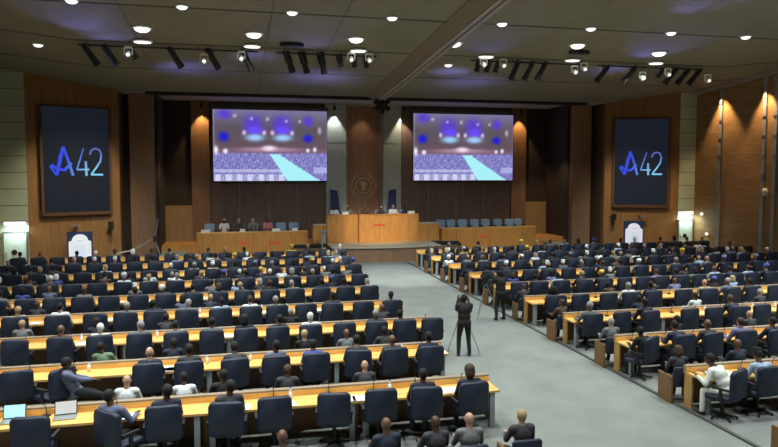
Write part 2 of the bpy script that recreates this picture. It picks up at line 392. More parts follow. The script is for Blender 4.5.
for sx, nm in ((-1, 'left'), (1, 'right')):
    # placed on the canted pier: centre of screen
    cx, cy = AX + sx * 16.0, 36.06
    ang = math.atan2(1.8, 3.92) * (1 if sx < 0 else -1)
    t = empty('video_screen', (cx, cy, 5.6), ang)
    W, H = 3.07, 5.22
    MB().box(-W / 2, W / 2, -.12, .08, -H / 2, H / 2).build('display', M['screenblack'], t)
    mb = MB().box(-W / 2 - .12, -W / 2, -.16, .1, -H / 2 - .14, H / 2 + .1).box(W / 2, W / 2 + .12, -.16, .1, -H / 2 - .14, H / 2 + .1)
    mb.box(-W / 2, W / 2, -.16, .1, H / 2, H / 2 + .1).box(-W / 2, W / 2, -.2, .1, -H / 2 - .16, -H / 2).build('frame', M['bezel'], t)
    mb = MB(); bm = mb.bm
    for k, (st, wd) in enumerate(zip(STROKES, WID)):
        # px (zoom) -> panel metres
        pts = []
        for a, b in zip(st, st[1:]):
            for i in range(6): pts.append((a[0] + (b[0] - a[0]) * i / 6, a[1] + (b[1] - a[1]) * i / 6))
        pts.append(st[-1])
        P = [Vector((((44 + x / 9.71) - 42.7) / 66.8 * W - W / 2, -.135 - .002 * k, H / 2 - ((138 + y / 9.71) - 107) / 104 * H)) for x, y in pts]
        hw = wd / 9.71 / 66.8 * W * .9; L = []
        for i, p in enumerate(P):
            d = (P[min(i + 1, len(P) - 1)] - P[max(i - 1, 0)]).normalized(); n_ = Vector((-d.z, 0, d.x)) * hw
            L.append((bm.verts.new(p + n_), bm.verts.new(p - n_)))
        for (a, b), (c, d) in zip(L, L[1:]): bm.faces.new([a, b, d, c])
    bmesh.ops.solidify(bm, geom=list(bm.faces), thickness=.01)
    me = mb.mesh('lettering', M['sign'])
    ca = me.color_attributes.new('pix', 'FLOAT_COLOR', 'POINT')
    for i, v in enumerate(me.vertices):
        u = (v.co.x + W / 2) / W; z = (H / 2 - v.co.z) / H      # z .37 top .. .66 bottom
        f = max(0, min(1, (u - .30) * 2.2)) * max(0, min(1, (z - .44) * 7)); g = max(0, min(1, (u - .45) * 4))
        base = Vector((.025, .06, .70)).lerp(Vector((.10, .14, .50)), g); c = base.lerp(Vector((.22, .60, .85)), f)
        ca.data[i].color = (*c, 1)
    o = bpy.data.objects.new('lettering', me); col.objects.link(o); o.parent = t; o['label'] = 'glowing blue A42 lettering'
    tag(t, 'dark portrait video panel glowing A42 in blue on the %s timber pier' % nm, 'screen')

# ------------------------------------------------------------------ projection screens
def feed_colour(x, y, rnd):          # x, y in the zoomed frame of the photographed screen (70..632, 52..402)
    def blob(cx, cy, rx, ry): return math.exp(-(((x - cx) / rx) ** 2 + ((y - cy) / ry) ** 2) ** 1.5)
    def mix(a, b, t): return tuple(p + (q - p) * t for p, q in zip(a, b))
    c = mix((120, 115, 150), (92, 84, 92), min(1, max(0, (y - 60) / 80)))
    c = mix(c, (100, 80, 92), min(1, max(0, (y - 170) / 60)))
    for b in ((125, 75, 34, 26), (262, 120, 50, 45), (405, 120, 50, 45), (537, 105, 26, 28)): c = mix(c, (88, 62, 215), .9 * blob(*b))
    for b in ((120, 185, 26, 24), (535, 190, 24, 20)): c = mix(c, (28, 28, 215), blob(*b))
    for cx in (272, 410):
        c = mix(c, (105, 75, 250), blob(cx, 152, 42, 22)); c = mix(c, (160, 205, 255), blob(cx, 188, 46, 18))
        for d in (-52, 46): c = mix(c, (235, 205, 245), .9 * blob(cx + d, 164, 10, 12))
    for b in ((175, 82, 9, 9), (335, 96, 9, 10), (257, 95, 8, 8), (495, 105, 8, 8), (595, 150, 10, 18), (428, 105, 8, 8)): c = mix(c, (210, 190, 215), .8 * blob(*b))
    if y > 236:
        t = min(1, (y - 236) / 26)
        c = mix(c, (150, 115, 150), .5 * t)
    c = mix(c, (190, 150, 175), .8 * blob(340, 246, 160, 12)); c = mix(c, (245, 225, 240), blob(342, 240, 36, 14))
    if y > 262:
        n = (math.sin(x * .61 + math.sin(y * .9) * 3) * math.sin(y * .42 + math.sin(x * .23) * 2) * .5 + .5) * .75 + rnd.random() * .25; c = mix((84, 82, 165), (196, 190, 236), n ** 1.4)
        if 345 < y < 360 and x < 410: c = mix(c, (225, 225, 250), .55)
        if y > 372 and x < 420: c = mix(c, (235, 240, 255), .75 * (1 if int(x / 26) % 2 else .4))
        if 335 < y < 365 and x > 565: c = mix(c, (200, 205, 245), .6)
        # aisle
        xl = 345 + max(0, y - 272) * .66; xr = 398 + max(0, y - 275) * 1.55
        if y > 268 and xl < x < xr: c = (170, 240, 248)
    for b in ((82, 250, 12, 22), (128, 255, 12, 12), (535, 250, 9, 10), (570, 246, 9, 12)): c = mix(c, (245, 245, 255), blob(*b))
    if x < 76 or x > 628: c = mix(c, (150, 140, 190), .5)
    return [((v / 255 + .055) / 1.055) ** 2.4 if v > 10 else v / 255 / 12.92 for v in c]
NX, NY = 112, 70
for i, (x0, x1) in enumerate(((-1.33, 5.50), (11.06, 17.88))):
    t = empty('projection_screen', ((x0 + x1) / 2, 41.0, 4.46)); W = x1 - x0; H = 4.28
    mb = MB(); g = [[mb.bm.verts.new((-W / 2 + W * a / NX, -.03, H * b / NY)) for a in range(NX + 1)] for b in range(NY + 1)]
    for b in range(NY):
        for a in range(NX): mb.bm.faces.new([g[b][a], g[b][a + 1], g[b + 1][a + 1], g[b + 1][a]])
    me = mb.mesh('picture', M['feed']); ca = me.color_attributes.new('pix', 'FLOAT_COLOR', 'POINT'); rnd = random.Random(5)
    for k, v in enumerate(me.vertices):
        ca.data[k].color = (*feed_colour(70 + 562 * (v.co.x + W / 2) / W, 402 - 350 * v.co.z / H, rnd), 1)
    o = bpy.data.objects.new('picture', me); col.objects.link(o); o.parent = t
    MB().box(-W / 2 - .03, W / 2 + .03, -.025, .05, -.03, H + .03).build('backing', M['black'], t)
    MB().box(-W / 2 - .1, W / 2 + .1, -.08, .2, H + .03, H + .22).build('case', M['groove'], t)
    MB().cone((-W / 2, -.02, -.05), (W / 2, -.02, -.05), .03).build('weight_bar', M['black'], t)
    tag(t, 'large projection screen showing the hall and its pale aisle, %s of the emblem' % ('left', 'right')[i], 'screen')

# ------------------------------------------------------------------ stage
def arc(x0, x1, y, bow, n=16):
    return [(x0 + (x1 - x0) * i / n, y - bow * (1 - (2 * i / n - 1) ** 2)) for i in range(n + 1)]
struct('floor_stage', MB().box(AX - 12.3, AX + 12.3, 38.75, 41.1, 0, .85), M['stagewood'])
struct('floor_podium', MB().prism(arc(5.15, 11.25, 36.0, .45) + [(11.25, 38.75), (5.15, 38.75)], 0, .78), M['brownwood'])
struct('trim_12', MB().prism(arc(5.05, 11.35, 35.95, .5) + [(11.35, 38.75), (5.05, 38.75)], .78, .86), M['cream'])
for sx, nm in ((-1, 'left'), (1, 'right')):
    mb = MB(); a, b = sorted((AX + sx * 3.2, AX + sx * 5.0))
    for k in range(4): mb.box(a, b, 36.4 + .55 * k, 38.75, .2 * k, .2 * k + .2)
    o = mb.build('stage_steps', [M['brownwood']])
    tag(o, 'brown wooden steps up to the stage on the %s of the podium' % nm, 'steps')
    MB().box(a, b, 37.98, 38.03, .62, .82).build('riser_edge', M['black'], o)
def front(name, x0, x1, y, z0, z1, bow, m, topm, label, panels=5, depth=.6):
    t = empty(name, ((x0 + x1) / 2, y, z0)); W = x1 - x0; H = z1 - z0
    pts = arc(-W / 2, W / 2, 0, bow, 20)
    MB().prism(pts + [(p[0], p[1] + .08) for p in pts[::-1]], 0, H - .05).build('front_panel', m, t)
    MB().prism([(p[0], p[1] - .04) for p in pts] + [(p[0], p[1] + depth) for p in pts[::-1]], H - .05, H).build('desktop', topm, t)
    mb = MB()
    for k in range(1, panels):
        j = pts[round(20 * k / panels)]; mb.box(j[0] - .012, j[0] + .012, j[1] - .012, j[1] + .01, .05, H - .08)
    mb.build('joint_strip', M['brownwood'], t)
    for s in (-1, 1): MB().box(s * W / 2 - .03, s * W / 2 + .03, .085, depth - .02, 0, H - .055).build('side_panel', m, t)
    tag(t, label, 'desk'); return t, pts
def red_mark(t, x, y, z):
    mb = MB()
    for k in range(4): mb.box(x + k * .16 - .3, x + k * .16 - .18, y - .03, y - .012, z - .05 + .01 * (k % 2), z + .05)
    mb.build('red_sign', M['red'], t)
pod, _ = front('podium_desk', 6.95, 9.3, 37.75, .86, 2.52, .12, M['stagewood'], M['stagewood'], 'tall central section of the presidium desk, orange wood with red sign', 2)
red_mark(pod, 0, -.12, 1.05)
front('podium_desk', 5.1, 6.9, 38.0, .86, 2.5, -.05, M['stagewood'], M['stagewood'], 'tall left section of the presidium desk in orange wood', 2)
front('podium_desk', 9.35, 10.6, 38.0, .86, 2.5, -.05, M['stagewood'], M['stagewood'], 'tall right section of the presidium desk in orange wood', 2)
front('lectern_desk', 10.65, 11.9, 38.1, .86, 1.95, 0, M['stagewood'], M['cream'], 'low wooden wing desk right of the presidium, with pale top', 2)
front('lectern_desk', 4.3, 5.05, 38.1, .86, 1.95, 0, M['stagewood'], M['cream'], 'low wooden wing desk left of the presidium, with pale top', 2)
dl, _ = front('dais_desk', -2.22, 4.02, 38.6, .0, 1.55, .0, M['stagewood'], M['desk'], 'long wooden dais desk left of the podium with two red signs', 6)
red_mark(dl, -.5, 0, .95); red_mark(dl, 1.2, 0, .9)
dr, _ = front('dais_desk', 12.25, 18.5, 38.6, .0, 1.55, .0, M['stagewood'], M['desk'], 'long wooden dais desk right of the podium with one red sign', 6)
red_mark(dr, -.35, 0, .98)
struct('floor_presidium', MB().box(5.3, 10.9, 38.9, 41.0, .85, 1.58), M['darkwood'])
# clear lectern
t = empty('lectern', (4.75, 37.0, .6)); MB().box(-.22, .22, -.16, .2, 0, .06).build('base', M['chrome'], t)
MB().box(-.12, .12, -.02, .04, .06, 1.05).build('column', M['pillar'], t); MB().box(-.3, .3, -.22, .24, 1.05, 1.1, rot=Matrix.Rotation(R(0), 3, 'X')).build('reading_board', M['pillar'], t)
MB().tube([(0, 0, 1.1), (.02, .1, 1.35)], .012).build('microphone', M['black'], t)
tag(t, 'slim grey lectern standing on the steps left of the presidium desk', 'lectern')
# side rails and low steps at the wings
for sx, nm in ((-1, 'left'), (1, 'right')):
    a, b = sorted((AX + sx * 10.9, AX + sx * 12.2))
    o = MB().box(a, b, 37.2, 38.7, 0, .28).box(a, b, 37.7, 38.7, .28, .56).build('wing_steps', M['grass']); tag(o, 'low grey green steps at the far %s end of the stage' % nm, 'steps')
# emblem
t = empty('emblem', (8.03, 42.2, 4.1)); t.scale = (.8, .8, .8)
mb = MB()
for k in range(32):
    a, b = 2 * math.pi * k / 32, 2 * math.pi * (k + 1) / 32
    mb.cone((.62 * math.cos(a), 0, .62 * math.sin(a)), (.62 * math.cos(b), 0, .62 * math.sin(b)), .05, .05, 8)
mb.build('ring', M['gold'], t, True)
MB().cone((0, .03, 0), (0, .06, 0), .58, .58, 32).build('disc', M['brownwood'], t)
MB().prism([(-.12, -.38), (.1, -.34), (.2, -.05), (.34, .12), (.26, .3), (-.1, .4), (-.32, .26), (-.3, .05), (-.1, 0)], 0, .05).xf(Matrix.Translation((0, .03, .02)) @ Matrix.Rotation(R(90), 4, 'X')).build('relief', M['gold'], t)
for s in (-1, 1):
    mb = MB()
    for k in range(9):
        a = R(-80 + k * 17); c = Vector((s * .98 * math.cos(a), 0, .98 * math.sin(a))); d = Vector((s * math.cos(a + .9), 0, math.sin(a + .9)))
        mb.cone(c - d * .02, c + d * .3, .06, .01, 6)
    mb.tube([(s * .95 * math.cos(R(-85 + k * 14)), 0, .95 * math.sin(R(-85 + k * 14))) for k in range(12)], .025)
    mb.build('laurel_branch', M['gold'], t)
tag(t, 'round golden emblem with laurel branches on the centre wood panel', 'emblem')
# flags
for x, nm in ((5.62, 'left'), (9.85, 'right')):
    t = empty('flag', (x, 40.6, 1.585))
    MB().cone((0, 0, 0), (0, 0, .05), .18, .16, 16).build('base', M['gold'], t)
    MB().cone((0, 0, .05), (0, 0, 2.45), .02, .02, 8).build('pole', M['chrome'], t)
    mb = MB(); n = 10; s = 1 if nm == 'left' else -1; rows = []
    for j in range(8):
        z = 2.35 - j * .24; wv = .46 + .03 * j
        rows.append([mb.bm.verts.new((s * (.02 + wv * i / n * 1.25), .06 * math.sin(i * 1.6), z - .12 * (i / n) * (1 - j / 9))) for i in range(n + 1)])
    for j in range(7):
        for i in range(n): f = mb.bm.faces.new([rows[j][i], rows[j][i + 1], rows[j + 1][i + 1], rows[j + 1][i]]); f.material_index = 1 if i >= n - 2 else 0
    bmesh.ops.solidify(mb.bm, geom=list(mb.bm.faces), thickness=.012)
    mb.build('cloth', [M['flagblue'], M['flagwhite']], t)
    tag(t, 'blue flag with pale edge on a pole, %s of the emblem' % nm, 'flag')

# lightbox boards beside the piers
for (x, y, rz, nm) in ((-7.5, 34.7, .2, 'left'), (23.05, 34.9, -.25, 'right')):
    t = empty('display_board', (x, y, 0), rz)
    W, H = 1.0, 1.98
    pts = [(-W / 2, .3), (W / 2, .3), (W / 2, H - .38)] + [(.36 * math.cos(R(a)) , H - .32 + .3 * math.sin(R(a))) for a in range(0, 181, 15)] + [(-W / 2, H - .38)]
    MB().prism(pts, -.05, 0).xf(Matrix.Rotation(R(90), 4, 'X')).build('lit_face', M['board'], t)
    MB().box(-W / 2 - .07, W / 2 + .07, .06, .16, .25, H + .1).build('cabinet', M['boardblue'], t)
    mb = MB()
    for k in range(9): mb.box(-.3 + .03 * (k % 3), .3 - .04 * (k % 2), -.012, -.004, .75 + k * .08, .775 + k * .08)
    mb.box(-.14, .14, -.012, -.004, 1.62, 1.68); mb.build('printed_text', M['boardtext'], t)
    for s in (-1, 1): MB().box(s * .4 - .05, s * .4 + .05, -.2, .3, 0, .25).build('foot', M['black'], t)
    tag(t, 'white lit display board with arched top below the %s video panel' % nm, 'display board')

# dark speakers / camera under the panels and loudspeaker cluster
for (x, y, z, l) in ((-6.35, 36.45, 2.25, 'small black speaker under the right corner of the left video panel'), (-7.9, 35.75, 2.3, 'small dark camera bracket under the centre of the left video panel'),
                     (22.6, 36.45, 2.25, 'small black speaker under the left corner of the right video panel'), (24.15, 35.75, 2.3, 'small dark camera bracket under the centre of the right video panel')):
    t = empty('wall_fitting', (x, y, z)); big = 'speaker' in l
    MB().box(-.12, .12, -.2, .02, -.2, .2).build('cabinet', M['black'], t, bevel=.015) if big else MB().box(-.2, .2, -.14, 0, -.06, .06).build('cabinet', M['chrome'], t, bevel=.01)
    MB().box(-.04, .04, 0, .35, -.03, .03).build('bracket', M['black'], t); tag(t, l, 'speaker' if big else 'bracket')
t = empty('speaker_cluster', (7.95, 36.2, 8.72)); 
mb = MB()
for a in range(0, 360, 60):
    rt_ = Matrix.Rotation(R(a), 3, 'Y'); mb.box(-.12, .12, -.2, .2, .1, .48, rot=rt_)
mb.build('horn', M['black'], t); MB().ball((0, 0, 0), .3).build('hub', M['black'], t, True); MB().cone((0, 0, .1), (0, 0, .5), .03).build('stem', M['chrome'], t)
tag(t, 'black star shaped loudspeaker cluster at the end of the ceiling beam', 'speaker')

# ------------------------------------------------------------------ ceiling lights
def mk_down(name, r, lens):
    t = empty(name); MB().cone((0, 0, -.03), (0, 0, .01), r * 1.25, r * 1.35, 20).build('trim_ring', M['trimring'], t)
    MB().ball((0, 0, -.03), (r, r, r * .5)).build('lens', lens, t, True); return t
p0 = mk_down('ceiling_downlight', .17, M['lit']); first = True
for k, (x, y, r) in enumerate(house):
    if y < 20: continue
    o = p0 if first else copy_tree(p0); first = False
    o.location = (x, y, ceil_z(x, y) - .015)
    row = 'in the near line across the ceiling' if y < 25 else 'in the far ceiling panels'
    side = ('%s from the left, ' % ORD[k + 1]) if y < 25 else ('over the left aisle wall, ' if x < 0 else 'beside the beam, ')
    tag(o, 'small round white downlight, ' + side + row, 'ceiling light', 'ceiling downlights')
p1 = mk_down('ceiling_floodlight', .27, M['litbig'])
for k, (x, y) in enumerate(BIG):
    o = p1 if k == 0 else copy_tree(p1); o.location = (x, y, ceil_z(x, y) - .015)
    tag(o, 'bright round ceiling floodlight above the spotlights, %s from the left' % ORD[k + 1], 'ceiling light', 'ceiling floodlights')
# oval lighting hatches in front of the hanging spots
hp = empty('ceiling_hatch'); mb = MB().cone((0, 0, -.05), (0, 0, 0), 1, 1, 28); mb.xf(Matrix.Diagonal((.36, .30, 1, 1))); mb.build('rim', M['whitemetal'], hp)
mb = MB().cone((0, 0, -.07), (0, 0, -.05), 1, 1, 28); mb.xf(Matrix.Diagonal((.30, .24, 1, 1))); mb.build('lit_opening', M['lit'], hp)
for k, (x, y) in enumerate(((-3.35, 26.5), (.67, 26.5), (4.85, 26.5), (10.35, 26.6), (14.35, 26.6), (18.4, 26.5))):
    o = hp if k == 0 else copy_tree(hp); o.location = (x, y, ceil_z(x, y) - .02)
    tag(o, 'flat pale oval ceiling hatch behind the spotlights, %s from the left' % ORD[k + 1], 'ceiling light', 'oval ceiling hatches')
# hanging spotlights
SP = [(-5.29, 0), (-4.59, 0), (-2.24, 0), (-.83, 0), (.47, 0), (2.12, 0), (2.72, 0), (3.45, 0), (4.18, 1), (4.76, 1), (5.26, 1), (10.14, 1), (10.6, 1), (11.01, 1), (11.84, 0), (12.5, 0), (13.1, 0),
      (14.8, 1), (16.08, 0), (17.44, 0), (19.0, 1), (19.55, 0), (20.2, 0), (20.8, 0), (-3.78, 1)]
def mk_spot(L, r):
    t = empty('stage_spotlight')
    MB().cone((0, 0, L * .45), (0, 0, -L * .35), r * .9, r, 14).cone((0, 0, -L * .35), (0, 0, -L * .55), r * 1.1, r * 1.2, 14).build('housing', M['black'], t, False)
    MB().cone((0, 0, -L * .556), (0, 0, -L * .545), r, r, 14).build('lens', M['groove'], t.children[0] if t.children else t)
    mb = MB()
    for s in (-1, 1): mb.box(s * (r + .03) - .012, s * (r + .03) + .012, -.03, .03, -.05, L * .5)
    mb.box(-r - .04, r + .04, -.03, .03, L * .5, L * .5 + .03); mb.build('yoke', M['black'], t)
    return t
big, small = mk_spot(.82, .115), mk_spot(.46, .10); used = set()
for k, (x, s) in enumerate(sorted(SP)):
    p = small if s else big; o = p if s not in used else copy_tree(p); used.add(s)
    o.location = (x, 27.0, 9.42 + .12 * s); s_ = max(-1, min(1, (7.5 - x) / 9))
    d = Vector((s_ * .55, .35, -.85)).normalized(); o.rotation_euler = (-d).to_track_quat('Z', 'Y').to_euler()
    tag(o, 'black %s stage spotlight hanging from the ceiling bars, %s from the left' % ('short' if s else 'long', ORD[k + 1]), 'spotlight', 'hanging stage spotlights')
for k, (a, b) in enumerate(((-5.7, .9), (1.6, 5.7), (9.8, 15.3), (15.8, 21.2))):
    t = empty('lighting_bar', ((a + b) / 2, 27.0, 9.86 - .11)); w2 = (b - a) / 2
    MB().cone((-w2, 0, 0), (w2, 0, 0), .03, .03, 8).build('bar', M['black'], t)
    for i in range(4): x = -w2 + .3 + (2 * w2 - .6) * i / 3; MB().cone((x, 0, .03), (x, 0, .2), .015, .015, 6).build('hanger', M['black'], t)
    for (x, s) in SP:
        if a - .2 < x < b + .2: MB().cone((x - (a + b) / 2, 0, -.03), (x - (a + b) / 2, 0, -.16), .018, .018, 6).build('clamp', M['black'], t)
    tag(t, 'thin black lighting bar under the ceiling, %s from the left' % ORD[k + 1], 'lighting bar', 'ceiling lighting bars')
# white moving heads
mh = empty('moving_head_light'); MB().box(-.16, .16, -.12, .12, .18, .26).build('base', M['whitemetal'], mh)
MB().box(-.2, -.16, -.05, .05, -.12, .2).box(.16, .2, -.05, .05, -.12, .2).build('arm', M['whitemetal'], mh)
MB().ball((0, 0, -.08), (.13, .15, .17)).build('head', M['whitemetal'], mh, True); MB().cone((0, -.13, -.12), (0, -.17, -.14), .08, .08, 14).build('lens', M['bulb'], mh)
for k, (x, z) in enumerate(((-3.9, 9.5), (-1.15, 9.35), (.25, 9.5), (4.6, 9.62), (5.35, 9.62), (10.3, 9.62), (11.2, 9.62), (14.55, 9.45), (15.0, 9.6), (17.9, 9.3), (19.2, 9.5), (21.3, 9.3))):
    o = mh if k == 0 else copy_tree(mh); o.location = (x, 26.75, z); o.scale = (.8, .8, .8)
    tag(o, 'white moving head lamp among the black spotlights, %s from the left' % ORD[k + 1], 'stage light', 'white moving heads')
for x, y in ((2.15, 26.0), (13.9, 25.2)):
    t = empty('ceiling_speaker', (x, y, ceil_z(x, y) - .01)); mb = MB().cone((0, 0, -.12), (0, 0, 0), .42, .42, 24); mb.xf(Matrix.Diagonal((1.1, .6, 1, 1))).build('grille', M['black'], t)
    MB().cone((0, 0, -.14), (0, 0, -.12), .12, .12, 16).build('cap', M['groove'], t)
    tag(t, 'flat black oval ceiling speaker on the %s of the beam' % ('left' if x < 8 else 'right'), 'speaker')
# recessed washers of the columns (visible heads)
for k, x in enumerate((-1.95, 5.95, 10.38, 18.35)):
    t = empty('column_washer', (x, 40.72, 8.8)); MB().cone((0, 0, 0), (0, 0, .25), .09, .09, 12).build('can', M['black'], t)
    MB().cone((0, 0, .25), (0, 0, .5), .015, .015, 6).build('stem', M['black'], t); tag(t, 'small black wall washer lighting the screen side column, %s from the left' % ORD[k + 1], 'wall washer')

# ------------------------------------------------------------------ figures
def ik(A, B, a, b, hint):
    A, B = Vector(A), Vector(B); d = B - A; L = min(d.length, (a + b) * .985); d.normalize(); B = A + d * L
    k = (a * a - b * b + L * L) / (2 * L); h = math.sqrt(max(0, a * a - k * k))
    hv = Vector(hint); hv = (hv - d * hv.dot(d)).normalized()
    return A + d * k + hv * h, B
def figure(name, hip=(0, .2, .56), neck=(0, .24, 1.09), shyaw=0, head=(0, .27, 1.27), hyaw=0, hpitch=0, hands=((-.2, .58, .80), (.2, .58, .80)), feet=((-.13, .62, .09), (.13, .62, .09)),
           hair='short', elbow=(0, -.4, -1), knee=(0, .3, 1), toes=(0, 1, 0), eout=.55, fuller=1.0):
    hip, neck, head = Vector(hip), Vector(neck), Vector(head) - Vector((0, 0, .022))
    up = (neck - hip).normalized(); rt = Vector((math.cos(shyaw), math.sin(shyaw), 0)); fwd = up.cross(rt).normalized()
    f = fuller
    S = [neck - up * .055 - rt * .185, neck - up * .055 + rt * .185]
    Hj = [hip - rt * .09, hip + rt * .09]
    hm = Euler((hpitch, 0, hyaw), 'XYZ').to_matrix()
    body, top, tro = MB(), MB(), MB()
    tm = Matrix((rt, fwd, up)).transposed()
    def torso(b, g):
        b.ball(hip, (.165 * f + g, .12 * f + g, .12 + g), tm); b.ball(hip.lerp(neck, .35), (.15 * f + g, .115 * f + g, .15 + g), tm)
        b.ball(hip.lerp(neck, .68), (.165 * f + g, .115 * f + g, .17 + g), tm); b.cap(S[0] + rt * .02, S[1] - rt * .02, .062 + g)
    torso(body, 0); torso(top, .014)
    body.cap(neck - up * .06, head - Vector((0, 0, .05)) - hm @ Vector((0, .01, 0)), .064, .058)
    # head: skull, jaw, nose, ears, brow, lips
    body.ball(head + hm @ Vector((0, -.008, .012)), (.081, .097, .104), hm, 3); body.ball(head + hm @ Vector((0, .022, -.055)), (.056, .066, .062), hm, 3)
    body.cap(head + hm @ Vector((0, .088, .0)), head + hm @ Vector((0, .103, -.028)), .010, .014, 6)
    body.cap(head + hm @ Vector((-.022, .083, -.066)), head + hm @ Vector((.022, .083, -.066)), .009, n=6)
    for s in (-1, 1):
        body.ball(head + hm @ Vector((s * .083, -.006, -.008)), (.010, .020, .031), hm, 1)
        body.ball(head + hm @ Vector((s * .03, .082, .016)), (.014, .009, .009), hm, 1)
        body.cap(head + hm @ Vector((s * .014, .086, .034)), head + hm @ Vector((s * .048, .074, .034)), .008, n=6)
    for i, s in enumerate((-1, 1)):
        eh = Vector(elbow) + rt * s * eout
        E, Hd = ik(S[i], hands[i], .285, .255, eh)
        for b, g in ((body, 0), (top, .014)):
            b.cap(S[i], E, .054 + g, .042 + g); b.cap(E, E.lerp(Hd, .93), .042 + g, (.028 if not g else .028 + g * .9))
        d = (Hd - E).normalized(); side = d.cross(Vector((0, 0, 1))); side = side.normalized() if side.length > .1 else rt.copy(); nrm = side.cross(d)
        hmx = Matrix((side, d, nrm)).transposed()
        body.cap(Hd - d * .03, Hd + d * .02, .024, .024, 8); body.ball(Hd + d * .045, (.040, .052, .017), hmx, 2)
        inn = -s                                     # thumb side
        for q, (o_, ln) in enumerate(((-.030, .066), (-.010, .076), (.011, .072), (.030, .056))):
            a = Hd + d * .085 + side * o_; m1 = a + d * ln * .55 - nrm * .008; m2 = m1 + d * ln * .40 - nrm * .022
            body.cap(a - d * .01, m1, .0095, .009, 6); body.cap(m1, m2, .009, .008, 6)
        a = Hd + d * .02 + side * inn * .03; m1 = a + d * .03 + side * inn * .028; body.cap(a, m1, .012, .010, 6); body.cap(m1, m1 + d * .03 - nrm * .006, .010, .009, 6)
    shoes = []
    for i, s in enumerate((-1, 1)):
        kh = Vector(knee) + rt * s * .12
        K, A_ = ik(Hj[i], feet[i], .44, .42, kh); t_ = Vector(toes).normalized()
        for b, g in ((body, 0), (tro, .012)):
            b.cap(Hj[i], K, .082 * f + g, .056 + g); b.cap(K, A_, .056 + g, .036 + g * 1.4)
        body.cap(A_ + Vector((0, 0, -.03)), A_ + t_ * .14 - Vector((0, 0, .045)), .036, .026, 8)
        sm = MB(); fm = Matrix((Vector((t_.y, -t_.x, 0)), t_, Vector((0, 0, 1)))).transposed()
        sm.ball(A_ + t_ * .07 - Vector((0, 0, .042)), (.049, .145, .042), fm, 2); sm.ball(A_ - Vector((0, 0, .02)), (.045, .055, .06), fm, 2); shoes.append(sm)
    tro.ball(hip, (.172 * f, .128 * f, .115), tm)
    root = bpy.data.objects.new('person', remesh(body, name, .0105, 2, M['skin_dark'])); col.objects.link(root)
    jk = bpy.data.objects.new('jacket', remesh(top, 'jacket', .018, 5, M['cloth_navy_suit'])); col.objects.link(jk); jk.parent = root
    tr = bpy.data.objects.new('trousers', remesh(tro, 'trousers', .018, 4, M['cloth_navy_suit'])); col.objects.link(tr); tr.parent = root
    for sm in shoes: sm.build('shoe', M['black'], root, True)
    hr = MB()
    if hair != 'bald':
        hr.ball(head + hm @ Vector((0, -.020, .026)), (.089, .100, .104), hm, 3)
        if hair == 'short': hr.ball(head + hm @ Vector((0, -.045, -.02)), (.074, .065, .07), hm, 2)
        if hair == 'long':
            hr.ball(head + hm @ Vector((0, -.05, -.04)), (.105, .085, .13), hm, 3); hr.ball(head + hm @ Vector((0, -.03, .03)), (.105, .11, .105), hm, 3)
        if hair == 'wrap':
            hr.ball(head + hm @ Vector((0, -.035, .07)), (.105, .125, .09), hm, 3); hr.ball(head + hm @ Vector((.03, -.07, .12)), (.07, .06, .05), hm, 2)
        if hair == 'cap': hr.cone(head + hm @ Vector((0, -.01, .06)), head + hm @ Vector((0, -.015, .15)), .088, .078, 18)
        h = bpy.data.objects.new('hair' if hair not in ('wrap', 'cap') else 'headwear', remesh(hr, 'hair', .012, 3, M['hair_black'])); col.objects.link(h); h.parent = root
    for o in [root] + list(root.children): o.material_slots[0].link = 'OBJECT'; o.material_slots[0].material = o.data.materials[0]
    return root
PRO = {}; USED = set()
def proto(key, **k): PRO[key] = figure(key, **k)
proto('upright', hands=((-.17, .60, .815), (.17, .60, .815)))
proto('lean', neck=(0, .34, 1.05), head=(0, .42, 1.22), hpitch=-.25, hands=((-.14, .68, .815), (.16, .66, .815)))
proto('turned', neck=(.02, .23, 1.09), shyaw=.2, head=(.03, .25, 1.27), hyaw=.7, hands=((-.2, .60, .815), (.12, .62, .815)))
proto('aside', neck=(-.06, .24, 1.07), head=(-.10, .27, 1.25), hyaw=-.5, hands=((-.12, .60, .815), (.2, .60, .815)))
proto('bald', hair='bald', fuller=1.12, neck=(0, .23, 1.10), head=(0, .26, 1.28), hands=((-.17, .60, .815), (.17, .60, .815)))
proto('woman', hair='long', fuller=.95, neck=(0, .26, 1.07), head=(0, .30, 1.26), hpitch=-.15, hands=((-.1, .60, .815), (.1, .60, .815)))
proto('wrap', hair='wrap', fuller=1.05, neck=(0, .24, 1.08), head=(0, .27, 1.26), hands=((-.12, .60, .815), (.12, .60, .815)))
proto('cap', hair='cap', neck=(0, .24, 1.08), head=(0, .27, 1.26), hands=((-.17, .60, .815), (.17, .60, .815)))
def person(key, loc, rz, skin, top, tro, hair, label, cat='person', group=None, scale=1):
    p = PRO[key]
    if key in USED: o = copy_tree(p)
    else:
        kids(p)
        for ch in p.children: kids(ch)
        o = p; USED.add(key)
    o.location = loc; o.rotation_euler = (0, 0, rz); o.scale = (scale,) * 3
    for c in [o] + list(o.children if o is p else [q for q in o.children]):
        n = c.name.split('.')[0]; s = c.material_slots[0]; s.link = 'OBJECT'
        s.material = {'person': M['skin_' + skin], 'jacket': M['cloth_' + top], 'trousers': M['cloth_' + tro], 'shoe': M['black'], 'hair': M['hair_' + hair] if 'hair_' + hair in M else M['hair_black'],
                      'headwear': M.get('cloth_' + hair, M.get('hair_' + hair, M['cloth_white_shirt']))}[n]
    tag(o, label, cat, group)
    return o

